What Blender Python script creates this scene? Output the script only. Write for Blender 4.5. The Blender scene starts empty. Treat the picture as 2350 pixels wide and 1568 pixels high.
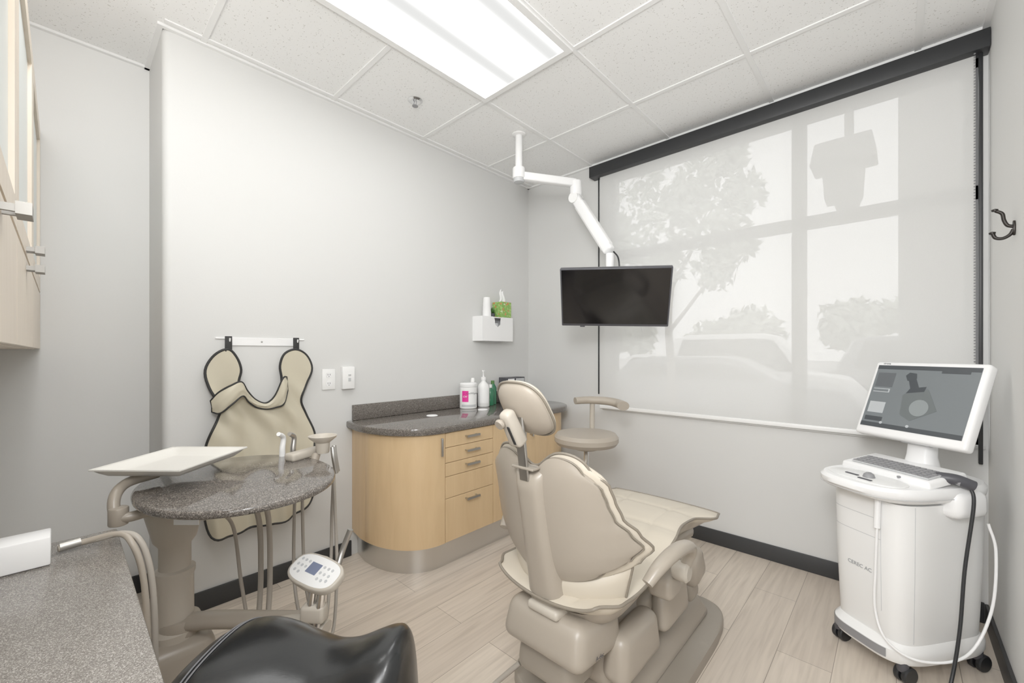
import bpy, bmesh, math, random
from mathutils import Vector, Matrix, noise
random.seed(7)
scene=bpy.context.scene
COL=scene.collection
# ------------------------------------------------------------ materials
def newmat(name):
    m=bpy.data.materials.new(name); m.use_nodes=True
    nt=m.node_tree; b=nt.nodes["Principled BSDF"]
    return m,nt,b
def mat(name,col,rough=.5,metal=0,bump=None,var=None,emit=None,coat=0):
    m,nt,b=newmat(name)
    b.inputs["Roughness"].default_value=rough
    b.inputs["Metallic"].default_value=metal
    if coat: b.inputs["Coat Weight"].default_value=coat
    if emit:
        b.inputs["Emission Color"].default_value=(*emit[0],1); b.inputs["Emission Strength"].default_value=emit[1]
    tc=nt.nodes.new("ShaderNodeTexCoord")
    n=nt.nodes.new("ShaderNodeTexNoise"); n.inputs["Scale"].default_value=(var or (3,.04))[0]; n.inputs["Detail"].default_value=4
    nt.links.new(tc.outputs["Object"],n.inputs["Vector"])
    v=(var or (3,.03))[1]
    mr=nt.nodes.new("ShaderNodeMapRange"); mr.inputs["To Min"].default_value=1-v; mr.inputs["To Max"].default_value=1+v
    nt.links.new(n.outputs["Fac"],mr.inputs["Value"])
    mx=nt.nodes.new("ShaderNodeMix"); mx.data_type='RGBA'; mx.blend_type='MULTIPLY'; mx.inputs[0].default_value=1
    mx.inputs[6].default_value=(*col,1)
    nt.links.new(mr.outputs["Result"],mx.inputs[7])
    nt.links.new(mx.outputs[2],b.inputs["Base Color"])
    if bump:
        n2=nt.nodes.new("ShaderNodeTexNoise"); n2.inputs["Scale"].default_value=bump[0]; n2.inputs["Detail"].default_value=3
        nt.links.new(tc.outputs["Object"],n2.inputs["Vector"])
        bp=nt.nodes.new("ShaderNodeBump"); bp.inputs["Strength"].default_value=bump[1]; bp.inputs["Distance"].default_value=.003
        nt.links.new(n2.outputs["Fac"],bp.inputs["Height"]); nt.links.new(bp.outputs["Normal"],b.inputs["Normal"])
    return m
def ramp(nt,stops):
    r=nt.nodes.new("ShaderNodeValToRGB"); e=r.color_ramp.elements
    e[0].position=stops[0][0]; e[0].color=(*stops[0][1],1)
    e[1].position=stops[-1][0]; e[1].color=(*stops[-1][1],1)
    for p,c in stops[1:-1]:
        k=e.new(p); k.color=(*c,1)
    return r
def granite(name,dark,mid,light,rough=.18,scale=600):
    m,nt,b=newmat(name)
    tc=nt.nodes.new("ShaderNodeTexCoord")
    n=nt.nodes.new("ShaderNodeTexVoronoi"); n.inputs["Scale"].default_value=scale
    nt.links.new(tc.outputs["Object"],n.inputs["Vector"])
    sp=nt.nodes.new("ShaderNodeSeparateColor"); nt.links.new(n.outputs["Color"],sp.inputs[0])
    r=ramp(nt,[(0,dark),(.3,mid),(.72,mid),(.85,light),(1,light)])
    nt.links.new(sp.outputs[0],r.inputs[0])
    nt.links.new(r.outputs[0],b.inputs["Base Color"])
    b.inputs["Roughness"].default_value=rough
    return m
def maple(name,c1,c2,axis=2,rough=.38):
    m,nt,b=newmat(name)
    tc=nt.nodes.new("ShaderNodeTexCoord"); mp=nt.nodes.new("ShaderNodeMapping")
    s=[9,9,9]; s[axis]=1.2
    mp.inputs["Scale"].default_value=s
    nt.links.new(tc.outputs["Object"],mp.inputs["Vector"])
    n=nt.nodes.new("ShaderNodeTexNoise"); n.inputs["Scale"].default_value=2.5; n.inputs["Detail"].default_value=8; n.inputs["Distortion"].default_value=.6
    nt.links.new(mp.outputs[0],n.inputs["Vector"])
    r=ramp(nt,[(.3,c1),(.7,c2)]); nt.links.new(n.outputs["Fac"],r.inputs[0])
    nt.links.new(r.outputs[0],b.inputs["Base Color"]); b.inputs["Roughness"].default_value=rough
    return m
M={}
M['wall']=mat("painted_wall",(.665,.665,.652),.6,bump=(120,.06),var=(1,.01))
M['wall_lit']=mat("painted_wall_light_lifted",(.76,.76,.745),.6,bump=(120,.06),var=(1,.01))  # same wall paint made lighter; missing light is put into the colour
M['white']=mat("white_plastic",(.88,.88,.87),.35)
M['traym']=mat("cream_white_enamel",(.78,.76,.71),.3)
M['whitegl']=mat("white_gloss",(.90,.90,.90),.22)
M['black']=mat("black_rubber",(.028,.029,.031),.5)
M['blackmetal']=mat("black_powder_coat",(.013,.014,.016),.45)
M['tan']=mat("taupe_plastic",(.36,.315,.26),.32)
M['tand']=mat("dark_taupe_plastic",(.30,.265,.22),.38)  # darker tone of the taupe plastic
M['tanl']=mat("light_taupe_plastic",(.49,.445,.38),.35)
M['cream']=mat("cream_vinyl",(.59,.53,.435),.42,bump=(18,.2),var=(5,.03))
M['creamd']=mat("taupe_vinyl",(.39,.34,.28),.42,bump=(300,.08))
M['piping']=mat("vinyl_piping",(.22,.19,.15),.45)
M['hose']=mat("taupe_hose",(.37,.335,.29),.4)
M['steel']=mat("brushed_steel",(.66,.65,.63),.30,1)
M['chrome']=mat("chrome",(.75,.75,.75),.12,1)
M['nickel']=mat("satin_nickel",(.50,.49,.47),.38,1)
M['grey2']=mat("brushed_pewter",(.34,.33,.31),.5,.7)
M['leather']=mat("black_leather",(.010,.011,.012),.24,bump=(260,.04))
M['thread']=mat("grey_thread",(.16,.16,.17),.5)
M['screen']=mat("dark_glass_screen",(.005,.005,.006),.10)
M['granite']=granite("speckled_brown_stone",(.045,.038,.034),(.11,.097,.086),(.29,.26,.23),.08,520)
M['granite2']=granite("speckled_grey_stone",(.09,.078,.068),(.18,.162,.143),(.36,.335,.305),.20,850)
M['maple']=maple("maple_veneer",(.63,.44,.24),(.69,.495,.28))
M['maplel']=maple("pale_maple_veneer",(.76,.655,.53),(.82,.72,.60))
M['apron']=mat("khaki_beige_vinyl",(.58,.53,.405),.42,bump=(14,.6),var=(6,.06))
M['apronb']=mat("black_binding",(.014,.014,.014),.6)
M['grey']=mat("grey_plastic",(.25,.25,.26),.4)
M['lgrey']=mat("light_grey_plastic",(.55,.56,.57),.4)
M['dgrey']=mat("dark_grey_plastic",(.06,.06,.07),.4)
M['pink']=mat("magenta_label",(.80,.03,.30),.5)
M['green']=mat("green_bottle",(.03,.16,.08),.15)
M['leaf']=mat("leaf_green",(.07,.18,.04),.5)
M['paper']=mat("paper_white",(.9,.9,.9),.7)
M['gridw']=mat("ceiling_grid_white",(.86,.86,.85),.45)
M['blue']=mat("lcd_grey_blue",(.18,.21,.31),.2)
M['frost']=mat("frosted_glass",(.78,.82,.80),.3)
# ceiling tile
m,nt,b=newmat("mineral_ceiling_tile"); M['tile']=m
tc=nt.nodes.new("ShaderNodeTexCoord")
v=nt.nodes.new("ShaderNodeTexVoronoi"); v.inputs["Scale"].default_value=120; v.inputs["Randomness"].default_value=1
nt.links.new(tc.outputs["Object"],v.inputs["Vector"])
n=nt.nodes.new("ShaderNodeTexNoise"); n.inputs["Scale"].default_value=70; nt.links.new(tc.outputs["Object"],n.inputs["Vector"])
mr=nt.nodes.new("ShaderNodeMapRange"); mr.inputs["From Min"].default_value=.45; mr.inputs["From Max"].default_value=.75; mr.inputs["To Min"].default_value=0.05; mr.inputs["To Max"].default_value=.45
nt.links.new(n.outputs["Fac"],mr.inputs["Value"])
lt=nt.nodes.new("ShaderNodeMath"); lt.operation='LESS_THAN'
nt.links.new(v.outputs["Distance"],lt.inputs[0]); nt.links.new(mr.outputs["Result"],lt.inputs[1])
mx=nt.nodes.new("ShaderNodeMix"); mx.data_type='RGBA'; mx.inputs[6].default_value=(.90,.90,.89,1); mx.inputs[7].default_value=(.60,.59,.565,1)
nt.links.new(lt.outputs[0],mx.inputs[0]); nt.links.new(mx.outputs[2],b.inputs["Base Color"]); b.inputs["Roughness"].default_value=.9
# floor planks
m,nt,b=newmat("pale_oak_planks"); M['floor']=m
tc=nt.nodes.new("ShaderNodeTexCoord"); sx=nt.nodes.new("ShaderNodeSeparateXYZ"); cx=nt.nodes.new("ShaderNodeCombineXYZ")
nt.links.new(tc.outputs["Object"],sx.inputs[0]); nt.links.new(sx.outputs[1],cx.inputs[0]); nt.links.new(sx.outputs[0],cx.inputs[1])
br=nt.nodes.new("ShaderNodeTexBrick"); br.offset=.37; br.offset_frequency=2
br.inputs["Scale"].default_value=1; br.inputs["Brick Width"].default_value=1.22; br.inputs["Row Height"].default_value=.18
br.inputs["Mortar Size"].default_value=.0011; br.inputs["Mortar Smooth"].default_value=.1; br.inputs["Bias"].default_value=0
br.inputs["Color1"].default_value=(.70,.62,.525,1); br.inputs["Color2"].default_value=(.575,.50,.42,1); br.inputs["Mortar"].default_value=(.26,.22,.18,1)
nt.links.new(cx.outputs[0],br.inputs["Vector"])
mp=nt.nodes.new("ShaderNodeMapping"); mp.inputs["Scale"].default_value=(1.3,22,1); nt.links.new(cx.outputs[0],mp.inputs["Vector"])
n=nt.nodes.new("ShaderNodeTexNoise"); n.inputs["Scale"].default_value=2.2; n.inputs["Detail"].default_value=9; n.inputs["Distortion"].default_value=.5
nt.links.new(mp.outputs[0],n.inputs["Vector"])
r=ramp(nt,[(.28,(.80,.78,.76)),(.5,(.97,.96,.95)),(.75,(1.08,1.07,1.06))]); nt.links.new(n.outputs["Fac"],r.inputs[0])
mx=nt.nodes.new("ShaderNodeMix"); mx.data_type='RGBA'; mx.blend_type='MULTIPLY'; mx.inputs[0].default_value=1
nt.links.new(br.outputs["Color"],mx.inputs[6]); nt.links.new(r.outputs[0],mx.inputs[7]); nt.links.new(mx.outputs[2],b.inputs["Base Color"])
b.inputs["Roughness"].default_value=.38
# shade fabric
m=bpy.data.materials.new("solar_screen_fabric"); m.use_nodes=True; nt=m.node_tree; nt.nodes.clear(); M['fabric']=m
o=nt.nodes.new("ShaderNodeOutputMaterial"); tr=nt.nodes.new("ShaderNodeBsdfTransparent"); tl=nt.nodes.new("ShaderNodeBsdfTranslucent"); df=nt.nodes.new("ShaderNodeBsdfDiffuse")
tl.inputs[0].default_value=(.9,.9,.88,1)
tc=nt.nodes.new("ShaderNodeTexCoord"); wv=nt.nodes.new("ShaderNodeTexNoise"); wv.inputs["Scale"].default_value=400
nt.links.new(tc.outputs["Object"],wv.inputs["Vector"])
r=ramp(nt,[(.3,(.77,.77,.755)),(.7,(.81,.81,.795))]); nt.links.new(wv.outputs["Fac"],r.inputs[0]); nt.links.new(r.outputs[0],df.inputs[0])
m1=nt.nodes.new("ShaderNodeMixShader"); m1.inputs[0].default_value=.76
nt.links.new(tl.outputs[0],m1.inputs[1]); nt.links.new(df.outputs[0],m1.inputs[2])
m2=nt.nodes.new("ShaderNodeMixShader"); m2.inputs[0].default_value=.30
nt.links.new(m1.outputs[0],m2.inputs[1]); nt.links.new(tr.outputs[0],m2.inputs[2]); nt.links.new(m2.outputs[0],o.inputs[0])
# light diffuser: bright over the tubes, dimmer between them
m=bpy.data.materials.new("prismatic_diffuser_glow"); m.use_nodes=True; nt=m.node_tree; nt.nodes.clear(); M['glow']=m
o=nt.nodes.new("ShaderNodeOutputMaterial"); em=nt.nodes.new("ShaderNodeEmission")
tc=nt.nodes.new("ShaderNodeTexCoord"); wv=nt.nodes.new("ShaderNodeTexWave"); wv.wave_type='BANDS'; wv.bands_direction='X'; wv.inputs["Scale"].default_value=1.13; wv.inputs["Distortion"].default_value=0
wv.inputs["Phase Offset"].default_value=math.pi/2
nt.links.new(tc.outputs["Object"],wv.inputs["Vector"])
pw=nt.nodes.new("ShaderNodeMath"); pw.operation='POWER'; pw.inputs[1].default_value=1.8; nt.links.new(wv.outputs["Fac"],pw.inputs[0])
mr=nt.nodes.new("ShaderNodeMapRange"); mr.inputs["To Min"].default_value=.82; mr.inputs["To Max"].default_value=11.5
nt.links.new(pw.outputs[0],mr.inputs["Value"]); nt.links.new(mr.outputs[0],em.inputs["Strength"]); em.inputs[0].default_value=(1,1,.98,1)
nt.links.new(em.outputs[0],o.inputs[0])
# ------------------------------------------------------------ mesh helpers
def finish(bm,name="m",sharp=35):
    bmesh.ops.recalc_face_normals(bm,faces=bm.faces[:])
    me=bpy.data.meshes.new(name); bm.to_mesh(me); bm.free()
    for p in me.polygons: p.use_smooth=True
    me.set_sharp_from_angle(angle=math.radians(sharp))
    return me
def box(sx,sy,sz,bev=.0,seg=3,top=(1,1),shift=(0,0),c=(0,0,0)):
    bm=bmesh.new(); bmesh.ops.create_cube(bm,size=1)
    for v in bm.verts:
        t=v.co.z>0
        v.co=Vector((v.co.x*sx*(top[0] if t else 1)+(shift[0] if t else 0),v.co.y*sy*(top[1] if t else 1)+(shift[1] if t else 0),v.co.z*sz))+Vector(c)
    if bev>0: bmesh.ops.bevel(bm,geom=bm.edges[:],offset=bev,segments=seg,profile=.5,affect='EDGES')
    return finish(bm)
def bbox(x0,x1,y0,y1,z0,z1,bev=0,seg=2,**k):
    return box(x1-x0,y1-y0,z1-z0,bev,seg,c=((x0+x1)/2,(y0+y1)/2,(z0+z1)/2),**k)
def lathe(prof,seg=32,axis='Z',c=(0,0,0),sy=1):
    bm=bmesh.new(); rings=[]
    for r,z in prof:
        if r<1e-5: rings.append([bm.verts.new((0,0,z))])
        else: rings.append([bm.verts.new((r*math.cos(2*math.pi*i/seg),sy*r*math.sin(2*math.pi*i/seg),z)) for i in range(seg)])
    for a,b_ in zip(rings,rings[1:]):
        for i in range(seg):
            j=(i+1)%seg
            if len(a)==1 and len(b_)==1: continue
            if len(a)==1: bm.faces.new((a[0],b_[i],b_[j]))
            elif len(b_)==1: bm.faces.new((a[i],a[j],b_[0]))
            else: bm.faces.new((a[i],a[j],b_[j],b_[i]))
    if len(rings[0])>1: bm.faces.new(rings[0])
    if len(rings[-1])>1: bm.faces.new(rings[-1])
    if axis=='X': bmesh.ops.rotate(bm,verts=bm.verts,matrix=Matrix.Rotation(math.pi/2,3,'Y'))
    if axis=='Y': bmesh.ops.rotate(bm,verts=bm.verts,matrix=Matrix.Rotation(-math.pi/2,3,'X'))
    bmesh.ops.translate(bm,verts=bm.verts,vec=c)
    return finish(bm)
def cyl(r,h,seg=24,bev=.0,c=(0,0,0),axis='Z',r2=None):
    r2=r if r2 is None else r2
    if bev: p=[(0,0),(r-bev,0),(r-bev*.3,bev*.3),(r,bev),(r2,h-bev),(r2-bev*.3,h-bev*.3),(r2-bev,h),(0,h)]
    else: p=[(0,0),(r,0),(r2,h),(0,h)]
    return lathe(p,seg,axis,c)
def smooth_path(pts,n=8,closed=False):
    P=[Vector(p) for p in pts]; out=[]; N=len(P)
    rng=range(N) if closed else range(N-1)
    for i in rng:
        if closed: p0,p1,p2,p3=P[i-1],P[i],P[(i+1)%N],P[(i+2)%N]
        else:
            p1,p2=P[i],P[i+1]; p0=P[i-1] if i>0 else p1*2-p2; p3=P[i+2] if i+2<N else p2*2-p1
        for k in range(n):
            t=k/n
            out.append(.5*((2*p1)+(p2-p0)*t+(2*p0-5*p1+4*p2-p3)*t*t+(3*p1-p0-3*p2+p3)*t**3))
    if not closed: out.append(P[-1])
    return out
def tube(pts,r,seg=10,n=8,closed=False,flat=1.0,rfun=None,smooth=True):
    path=smooth_path(pts,n,closed) if smooth else [Vector(p) for p in pts]
    bm=bmesh.new(); N=len(path); rings=[]; up=None
    for i in range(N):
        if closed: t=(path[(i+1)%N]-path[i-1])
        else: t=path[min(i+1,N-1)]-path[max(i-1,0)]
        t.normalize()
        if up is None:
            a=Vector((0,0,1)) if abs(t.z)<.9 else Vector((0,1,0)); up=(a-t*a.dot(t)).normalized()
        else: up=(up-t*up.dot(t)).normalized()
        s=t.cross(up)
        rr=r if rfun is None else r*rfun(i/(N-1))
        rings.append([bm.verts.new(path[i]+s*math.cos(2*math.pi*k/seg)*rr+up*math.sin(2*math.pi*k/seg)*rr*flat) for k in range(seg)])
    M_=N if closed else N-1
    for i in range(M_):
        a=rings[i]; b_=rings[(i+1)%N]
        for k in range(seg):
            j=(k+1)%seg; bm.faces.new((a[k],a[j],b_[j],b_[k]))
    if not closed: bm.faces.new(rings[0]); bm.faces.new(rings[-1])
    return finish(bm,sharp=60)
def extrude(outline,z0,z1,bev=0,seg=2,plane='XY'):
    bm=bmesh.new(); vs=[bm.verts.new((p[0],p[1],z0)) for p in outline]
    f=bm.faces.new(vs); r=bmesh.ops.extrude_face_region(bm,geom=[f])
    tv=[e for e in r['geom'] if isinstance(e,bmesh.types.BMVert)]
    for v in tv: v.co.z=z1
    if bev:
        bm.edges.ensure_lookup_table()
        es=[e for e in bm.edges if abs(e.verts[0].co.z-e.verts[1].co.z)<1e-6]
        bmesh.ops.bevel(bm,geom=es,offset=bev,segments=seg,profile=.5,affect='EDGES')
    if plane=='YZ':
        for v in bm.verts: v.co=Vector((v.co.z,v.co.x,v.co.y))
    if plane=='XZ':
        for v in bm.verts: v.co=Vector((v.co.x,v.co.z,v.co.y))
    return finish(bm)
def surf(fn,nu,nv):
    bm=bmesh.new(); G={}
    for s in (1,-1):
        for i in range(nu+1):
            for j in range(nv+1):
                edge=i in(0,nu) or j in(0,nv)
                if s==-1 and edge: G[s,i,j]=G[1,i,j]
                else: G[s,i,j]=bm.verts.new(fn(i/nu,j/nv,s))
    for s in (1,-1):
        for i in range(nu):
            for j in range(nv):
                try: bm.faces.new((G[s,i,j],G[s,i+1,j],G[s,i+1,j+1],G[s,i,j+1]))
                except ValueError: pass
    return finish(bm,sharp=70)
def disc(fn,nr=12,na=48):
    """closed pillow from polar rings; fn(r,t,side)"""
    bm=bmesh.new(); c={}; G={}
    for s in (1,-1): c[s]=bm.verts.new(fn(0,0,s))
    for s in (1,-1):
        for i in range(1,nr+1):
            for k in range(na):
                if s==-1 and i==nr: G[s,i,k]=G[1,i,k]
                else: G[s,i,k]=bm.verts.new(fn(math.sin(i/nr*math.pi/2),2*math.pi*k/na,s))
    for s in (1,-1):
        for k in range(na):
            j=(k+1)%na
            bm.faces.new((c[s],G[s,1,k],G[s,1,j]))
            for i in range(1,nr): bm.faces.new((G[s,i,k],G[s,i+1,k],G[s,i+1,j],G[s,i,j]))
    return finish(bm,sharp=80)
def interp(tab,x):
    if x<=tab[0][0]: return tab[0][1]
    for (a,b_),(c,d) in zip(tab,tab[1:]):
        if x<=c:
            t=(x-a)/(c-a); t=t*t*(3-2*t); return b_+(d-b_)*t
    return tab[-1][1]
def cinterp(tab,x):
    n=len(tab)
    if x<=tab[0][0]: return tab[0][1]
    if x>=tab[-1][0]: return tab[-1][1]
    for i in range(n-1):
        if x<=tab[i+1][0]:
            x1,y1=tab[i];x2,y2=tab[i+1]
            m1=(y2-tab[i-1][1])/(x2-tab[i-1][0]) if i>0 else (y2-y1)/(x2-x1)
            m2=(tab[i+2][1]-y1)/(tab[i+2][0]-x1) if i+2<n else (y2-y1)/(x2-x1)
            h=x2-x1;t=(x-x1)/h
            return (2*t**3-3*t*t+1)*y1+(t**3-2*t*t+t)*h*m1+(-2*t**3+3*t*t)*y2+(t**3-t*t)*h*m2
def superell(a,b_,n=2.5,seg=48):
    o=[]
    for i in range(seg):
        t=2*math.pi*i/seg; c,s=math.cos(t),math.sin(t)
        o.append((a*math.copysign(abs(c)**(2/n),c),b_*math.copysign(abs(s)**(2/n),s)))
    return o
def obj(name,me,m,parent=None,loc=(0,0,0),rot=(0,0,0),label=None,cat=None,group=None,kind=None):
    o=bpy.data.objects.new(name,me); COL.objects.link(o)
    if m is not None and me is not None:
        for q in (m if isinstance(m,list) else [m]): me.materials.append(q)
    o.location=loc; o.rotation_euler=rot
    if parent: o.parent=parent
    if label: o["label"]=label
    if cat: o["category"]=cat
    if group: o["group"]=group
    if kind: o["kind"]=kind
    return o
def thing(name,loc,label,cat,rotz=0,group=None,rot=None):
    return obj(name,None,None,None,loc,rot or (0,0,rotz),label,cat,group)
def struct(name,me,m): return obj(name,me,m,kind="structure")
def text(parent,name,s,size,loc,rot,m,ext=.0004,align='CENTER'):
    cu=bpy.data.curves.new("t",'FONT'); cu.body=s; cu.size=size; cu.extrude=ext; cu.align_x=align; cu.align_y='CENTER'
    to=bpy.data.objects.new("tmp",cu); COL.objects.link(to)
    bpy.context.view_layer.update()
    me=bpy.data.meshes.new_from_object(to.evaluated_get(bpy.context.evaluated_depsgraph_get()))
    bpy.data.objects.remove(to)
    me.materials.clear()
    return obj(name,me,m,parent,loc,rot)
def boxes(lst):
    bm=bmesh.new()
    for x0,x1,y0,y1,z0,z1 in lst:
        r=bmesh.ops.create_cube(bm,size=1)
        for v in r['verts']: v.co=Vector(((x0+x1)/2+v.co.x*(x1-x0),(y0+y1)/2+v.co.y*(y1-y0),(z0+z1)/2+v.co.z*(z1-z0)))
    return finish(bm)
R=math.radians
# ------------------------------------------------------------ room
XL,XR,YB,H=-2.413,.304,2.826,2.685
XREC,YRET=-2.83,.305
struct("floor",bbox(-3.0,.5,-1.6,3.0,-.06,0),M['floor'])
struct("ceiling",bbox(-3.0,.5,-.55,3.0,H,H+.06),M['tile'])
ol=[(XREC-.1,YRET),(XL-.03,YRET)]+[(XL-.03+.03*math.sin(t),YRET+.03-.03*math.cos(t)) for t in [R(a) for a in (15,30,45,60,75,90)]]+[(XL,YB+.1),(XREC-.1,YB+.1)]
struct("wall_left",extrude(ol,0,H),M['wall'])
struct("wall_recess",bbox(XREC-.1,XREC,-.52,YRET,0,H),M['wall_lit'])
struct("wall_back",bbox(XREC,-.34,-.52,-.42,0,H),M['wall'])
struct("wall_right",bbox(XR,XR+.1,-.9,YB+.25,0,H),M['wall_lit'])
WX0,WX1,WZ0,WZ1=-1.64,.285,.80,2.60
struct("wall_window",boxes([(x0,x1,YB,YB+.22,z0,z1) for x0,x1,z0,z1 in [(XL,WX0,0,H),(WX1,XR,0,H),(WX0,WX1,0,WZ0),(WX0,WX1,WZ1,H)]]),M['wall'])
struct("trim_1",bbox(WX0-.02,WX1+.01,YB-.014,YB+.1,WZ0-.018,WZ0,.004),M['wall'])
bh=.092
struct("baseboard_left",bbox(XL,XL+.012,YRET,1.18,0,bh,.003),M['black'])
struct("baseboard_recess",bbox(XREC,XREC+.012,-.4,YRET-.012,0,bh,.003),M['black'])
struct("baseboard_return",bbox(XREC+.012,XL+.012,YRET-.012,YRET,0,bh,.003),M['black'])
struct("baseboard_window",bbox(XL+.55,XR-.012,YB-.012,YB,0,bh,.003),M['black'])
struct("baseboard_right",bbox(XR-.012,XR,-.9,YB-.012,0,bh,.003),M['black'])
fm=mat("window_frame_grey",(.24,.24,.245),.5)
Yf=YB+.10
struct("window_1",boxes([(x0,x1,Yf-.03,Yf+.03,z0,z1) for x0,x1,z0,z1 in [(WX0,WX0+.05,WZ0,WZ1),(WX1-.05,WX1,WZ0,WZ1),(WX0,WX1,WZ0,WZ0+.05),(WX0,WX1,WZ1-.05,WZ1),(-.450,-.382,WZ0,WZ1),(WX0,WX1,1.935,2.0)]]),fm)
gx,gy,T=-1.754,.450,.61
w=.012; bl=[]
for k in range(-1,4):
    x=gx+k*T; bl.append((x-w,x+w,(-.42 if k>=0 else YRET),YB,H-.006,H))
for k in range(-1,4):
    y=gy+k*T; bl.append(((XL if y>YRET else XREC),XR,y-w,y+w,H-.0055,H))
bl+=[(XL,XL+.02,YRET,YB,H-.012,H),(XREC,XREC+.02,-.42,YRET,H-.012,H),(XREC,XL+.02,YRET-.02,YRET,H-.012,H),(XL,XR,YB-.02,YB,H-.012,H),(XR-.02,XR,-.42,YB,H-.012,H)]
struct("trim_2",boxes(bl),M['gridw'])
# ------------------------------------------------------------ ceiling light
L=thing("ceiling_light",(gx+T/2,gy+T,H),"recessed two by four ceiling light with glowing prismatic panel","ceiling light")
obj("frame",boxes([(x0,x1,y0,y1,-.015,-.001) for x0,x1,y0,y1 in [(-.305,-.274,-.61,.61),(.274,.305,-.61,.61),(-.274,.274,-.61,-.579),(-.274,.274,.579,.61)]]),M['gridw'],L)
obj("diffuser",bbox(-.274,.274,-.579,.579,-.008,-.004),M['glow'],L)
S=thing("fire_sprinkler",(-2.05,1.39,H),"chrome pendent fire sprinkler on the ceiling tile","sprinkler")
obj("escutcheon",lathe([(0,-.001),(.042,-.001),(.042,-.004),(.030,-.010),(.018,-.006),(0,-.006)],28),M['chrome'],S)
obj("frame",tube([(-.007,0,-.006),(-.013,0,-.018),(-.006,0,-.032),(.006,0,-.032),(.013,0,-.018),(.007,0,-.006)],.0025,6,5),M['grey'],S)
obj("deflector",lathe([(0,-.033),(.017,-.033),(.017,-.036),(0,-.036)],16),M['grey'],S)
# ------------------------------------------------------------ roller shade
S=thing("roller_shade",(0,YB,0),"translucent white solar shade with black valance covering the window","window shade")
obj("valance",bbox(-1.73,.302,-.085,-.002,2.558,2.640,.002),M['blackmetal'],S)
obj("fabric",bbox(-1.665,.262,-.0345,-.034,.815,2.57),M['fabric'],S)
obj("bottom_bar",bbox(-1.665,.262,-.040,-.028,.796,.820,.003),M['white'],S)
obj("side_channel",bbox(.271,.284,-.045,-.02,.72,2.57,.003),M['blackmetal'],S)
obj("side_channel",bbox(-1.690,-1.683,-.02,-.01,.90,2.57,.001),M['blackmetal'],S)
bm=bmesh.new()
for i in range(120):
    bmesh.ops.create_icosphere(bm,subdivisions=1,radius=.0038,matrix=Matrix.Translation((.257,-.058,.95+i*.0135)))
o=obj("bead_chain",finish(bm),M['grey'],S); o["kind"]="stuff"
# ------------------------------------------------------------ TV + arm
TV=thing("television",(-1.25,2.26,1.555),"black flat screen television hanging from a white arm","television",rot=(R(27),R(1.5),R(28.7)))
obj("bezel",box(.64,.035,.37,.006),M['dgrey'],TV)
obj("screen",box(.622,.004,.345,.001,1,c=(0,-.0185,.005)),M['screen'],TV)
obj("rear_housing",box(.40,.04,.24,.012,c=(0,.035,-.02)),M['blackmetal'],TV)
obj("sensor",box(.03,.006,.01,.002,1,c=(-.19,-.015,-.187)),M['dgrey'],TV)
A=thing("monitor_arm",(-1.86,2.08,H),"white articulated ceiling arm holding the television","monitor arm")
def rel(p): return (p[0]+1.86,p[1]-2.08,p[2]-H)
obj("ceiling_flange",lathe([(0,0),(.045,0),(.045,-.006),(.03,-.012),(0,-.012)],28),M['white'],A)
obj("drop_pole",cyl(.024,.27,24,.002,c=(0,0,-.275)),M['whitegl'],A)
obj("swivel",cyl(.042,.075,28,.008,c=(0,0,-.30)),M['whitegl'],A)
obj("swivel",cyl(.036,.03,28,.005,c=(0,0,-.325)),M['lgrey'],A)
def beam(p,q,w_,h_,bev=.01):
    p=Vector(p);q=Vector(q);d=q-p;me=box(d.length,w_,h_,bev)
    rot=d.to_track_quat('X','Z').to_euler()
    return me,(p+q)/2,rot
p0=rel((-1.86,2.08,2.405)); p1=rel((-1.62,2.40,2.385))
me,l,r_=beam(p0,p1,.05,.055); obj("upper_arm",me,M['whitegl'],A,l,r_)
obj("elbow_joint",cyl(.04,.10,28,.008,c=(p1[0],p1[1],p1[2]-.085)),M['whitegl'],A)
obj("elbow_joint",lathe([(0,0),(.036,0),(.036,.075),(0,.075)],28,'Y',c=(p1[0],p1[1]-.037,p1[2]-.105)),M['white'],A)
p2=rel((-1.335,2.36,1.86)); pa=(p1[0],p1[1],p1[2]-.10)
me,l,r_=beam(pa,p2,.056,.07,.016); obj("lower_arm",me,M['whitegl'],A,l,r_)
pb=Vector(pa).lerp(Vector(p2),.12);pc=Vector(pa).lerp(Vector(p2),.93)
me,l,r_=beam(pb,pc,.045,.078,.01); obj("arm_cover",me,M['white'],A,l,r_)
obj("wrist_joint",cyl(.026,.16,24,.005,c=(p2[0],p2[1],p2[2]-.17)),M['whitegl'],A)
me,l,r_=beam((p2[0],p2[1],p2[2]-.15),rel((-1.275,2.31,1.60)),.05,.05,.008); obj("mount_bracket",me,M['grey'],A,l,r_)
obj("cable",tube([(p2[0]+.02,p2[1]+.01,p2[2]-.0),(p2[0]+.05,p2[1]+.01,p2[2]-.04),(p2[0]+.055,p2[1]+.02,p2[2]-.10),(p2[0]+.06,p2[1],p2[2]-.2)],.005,6),M['blackmetal'],A)
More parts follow.
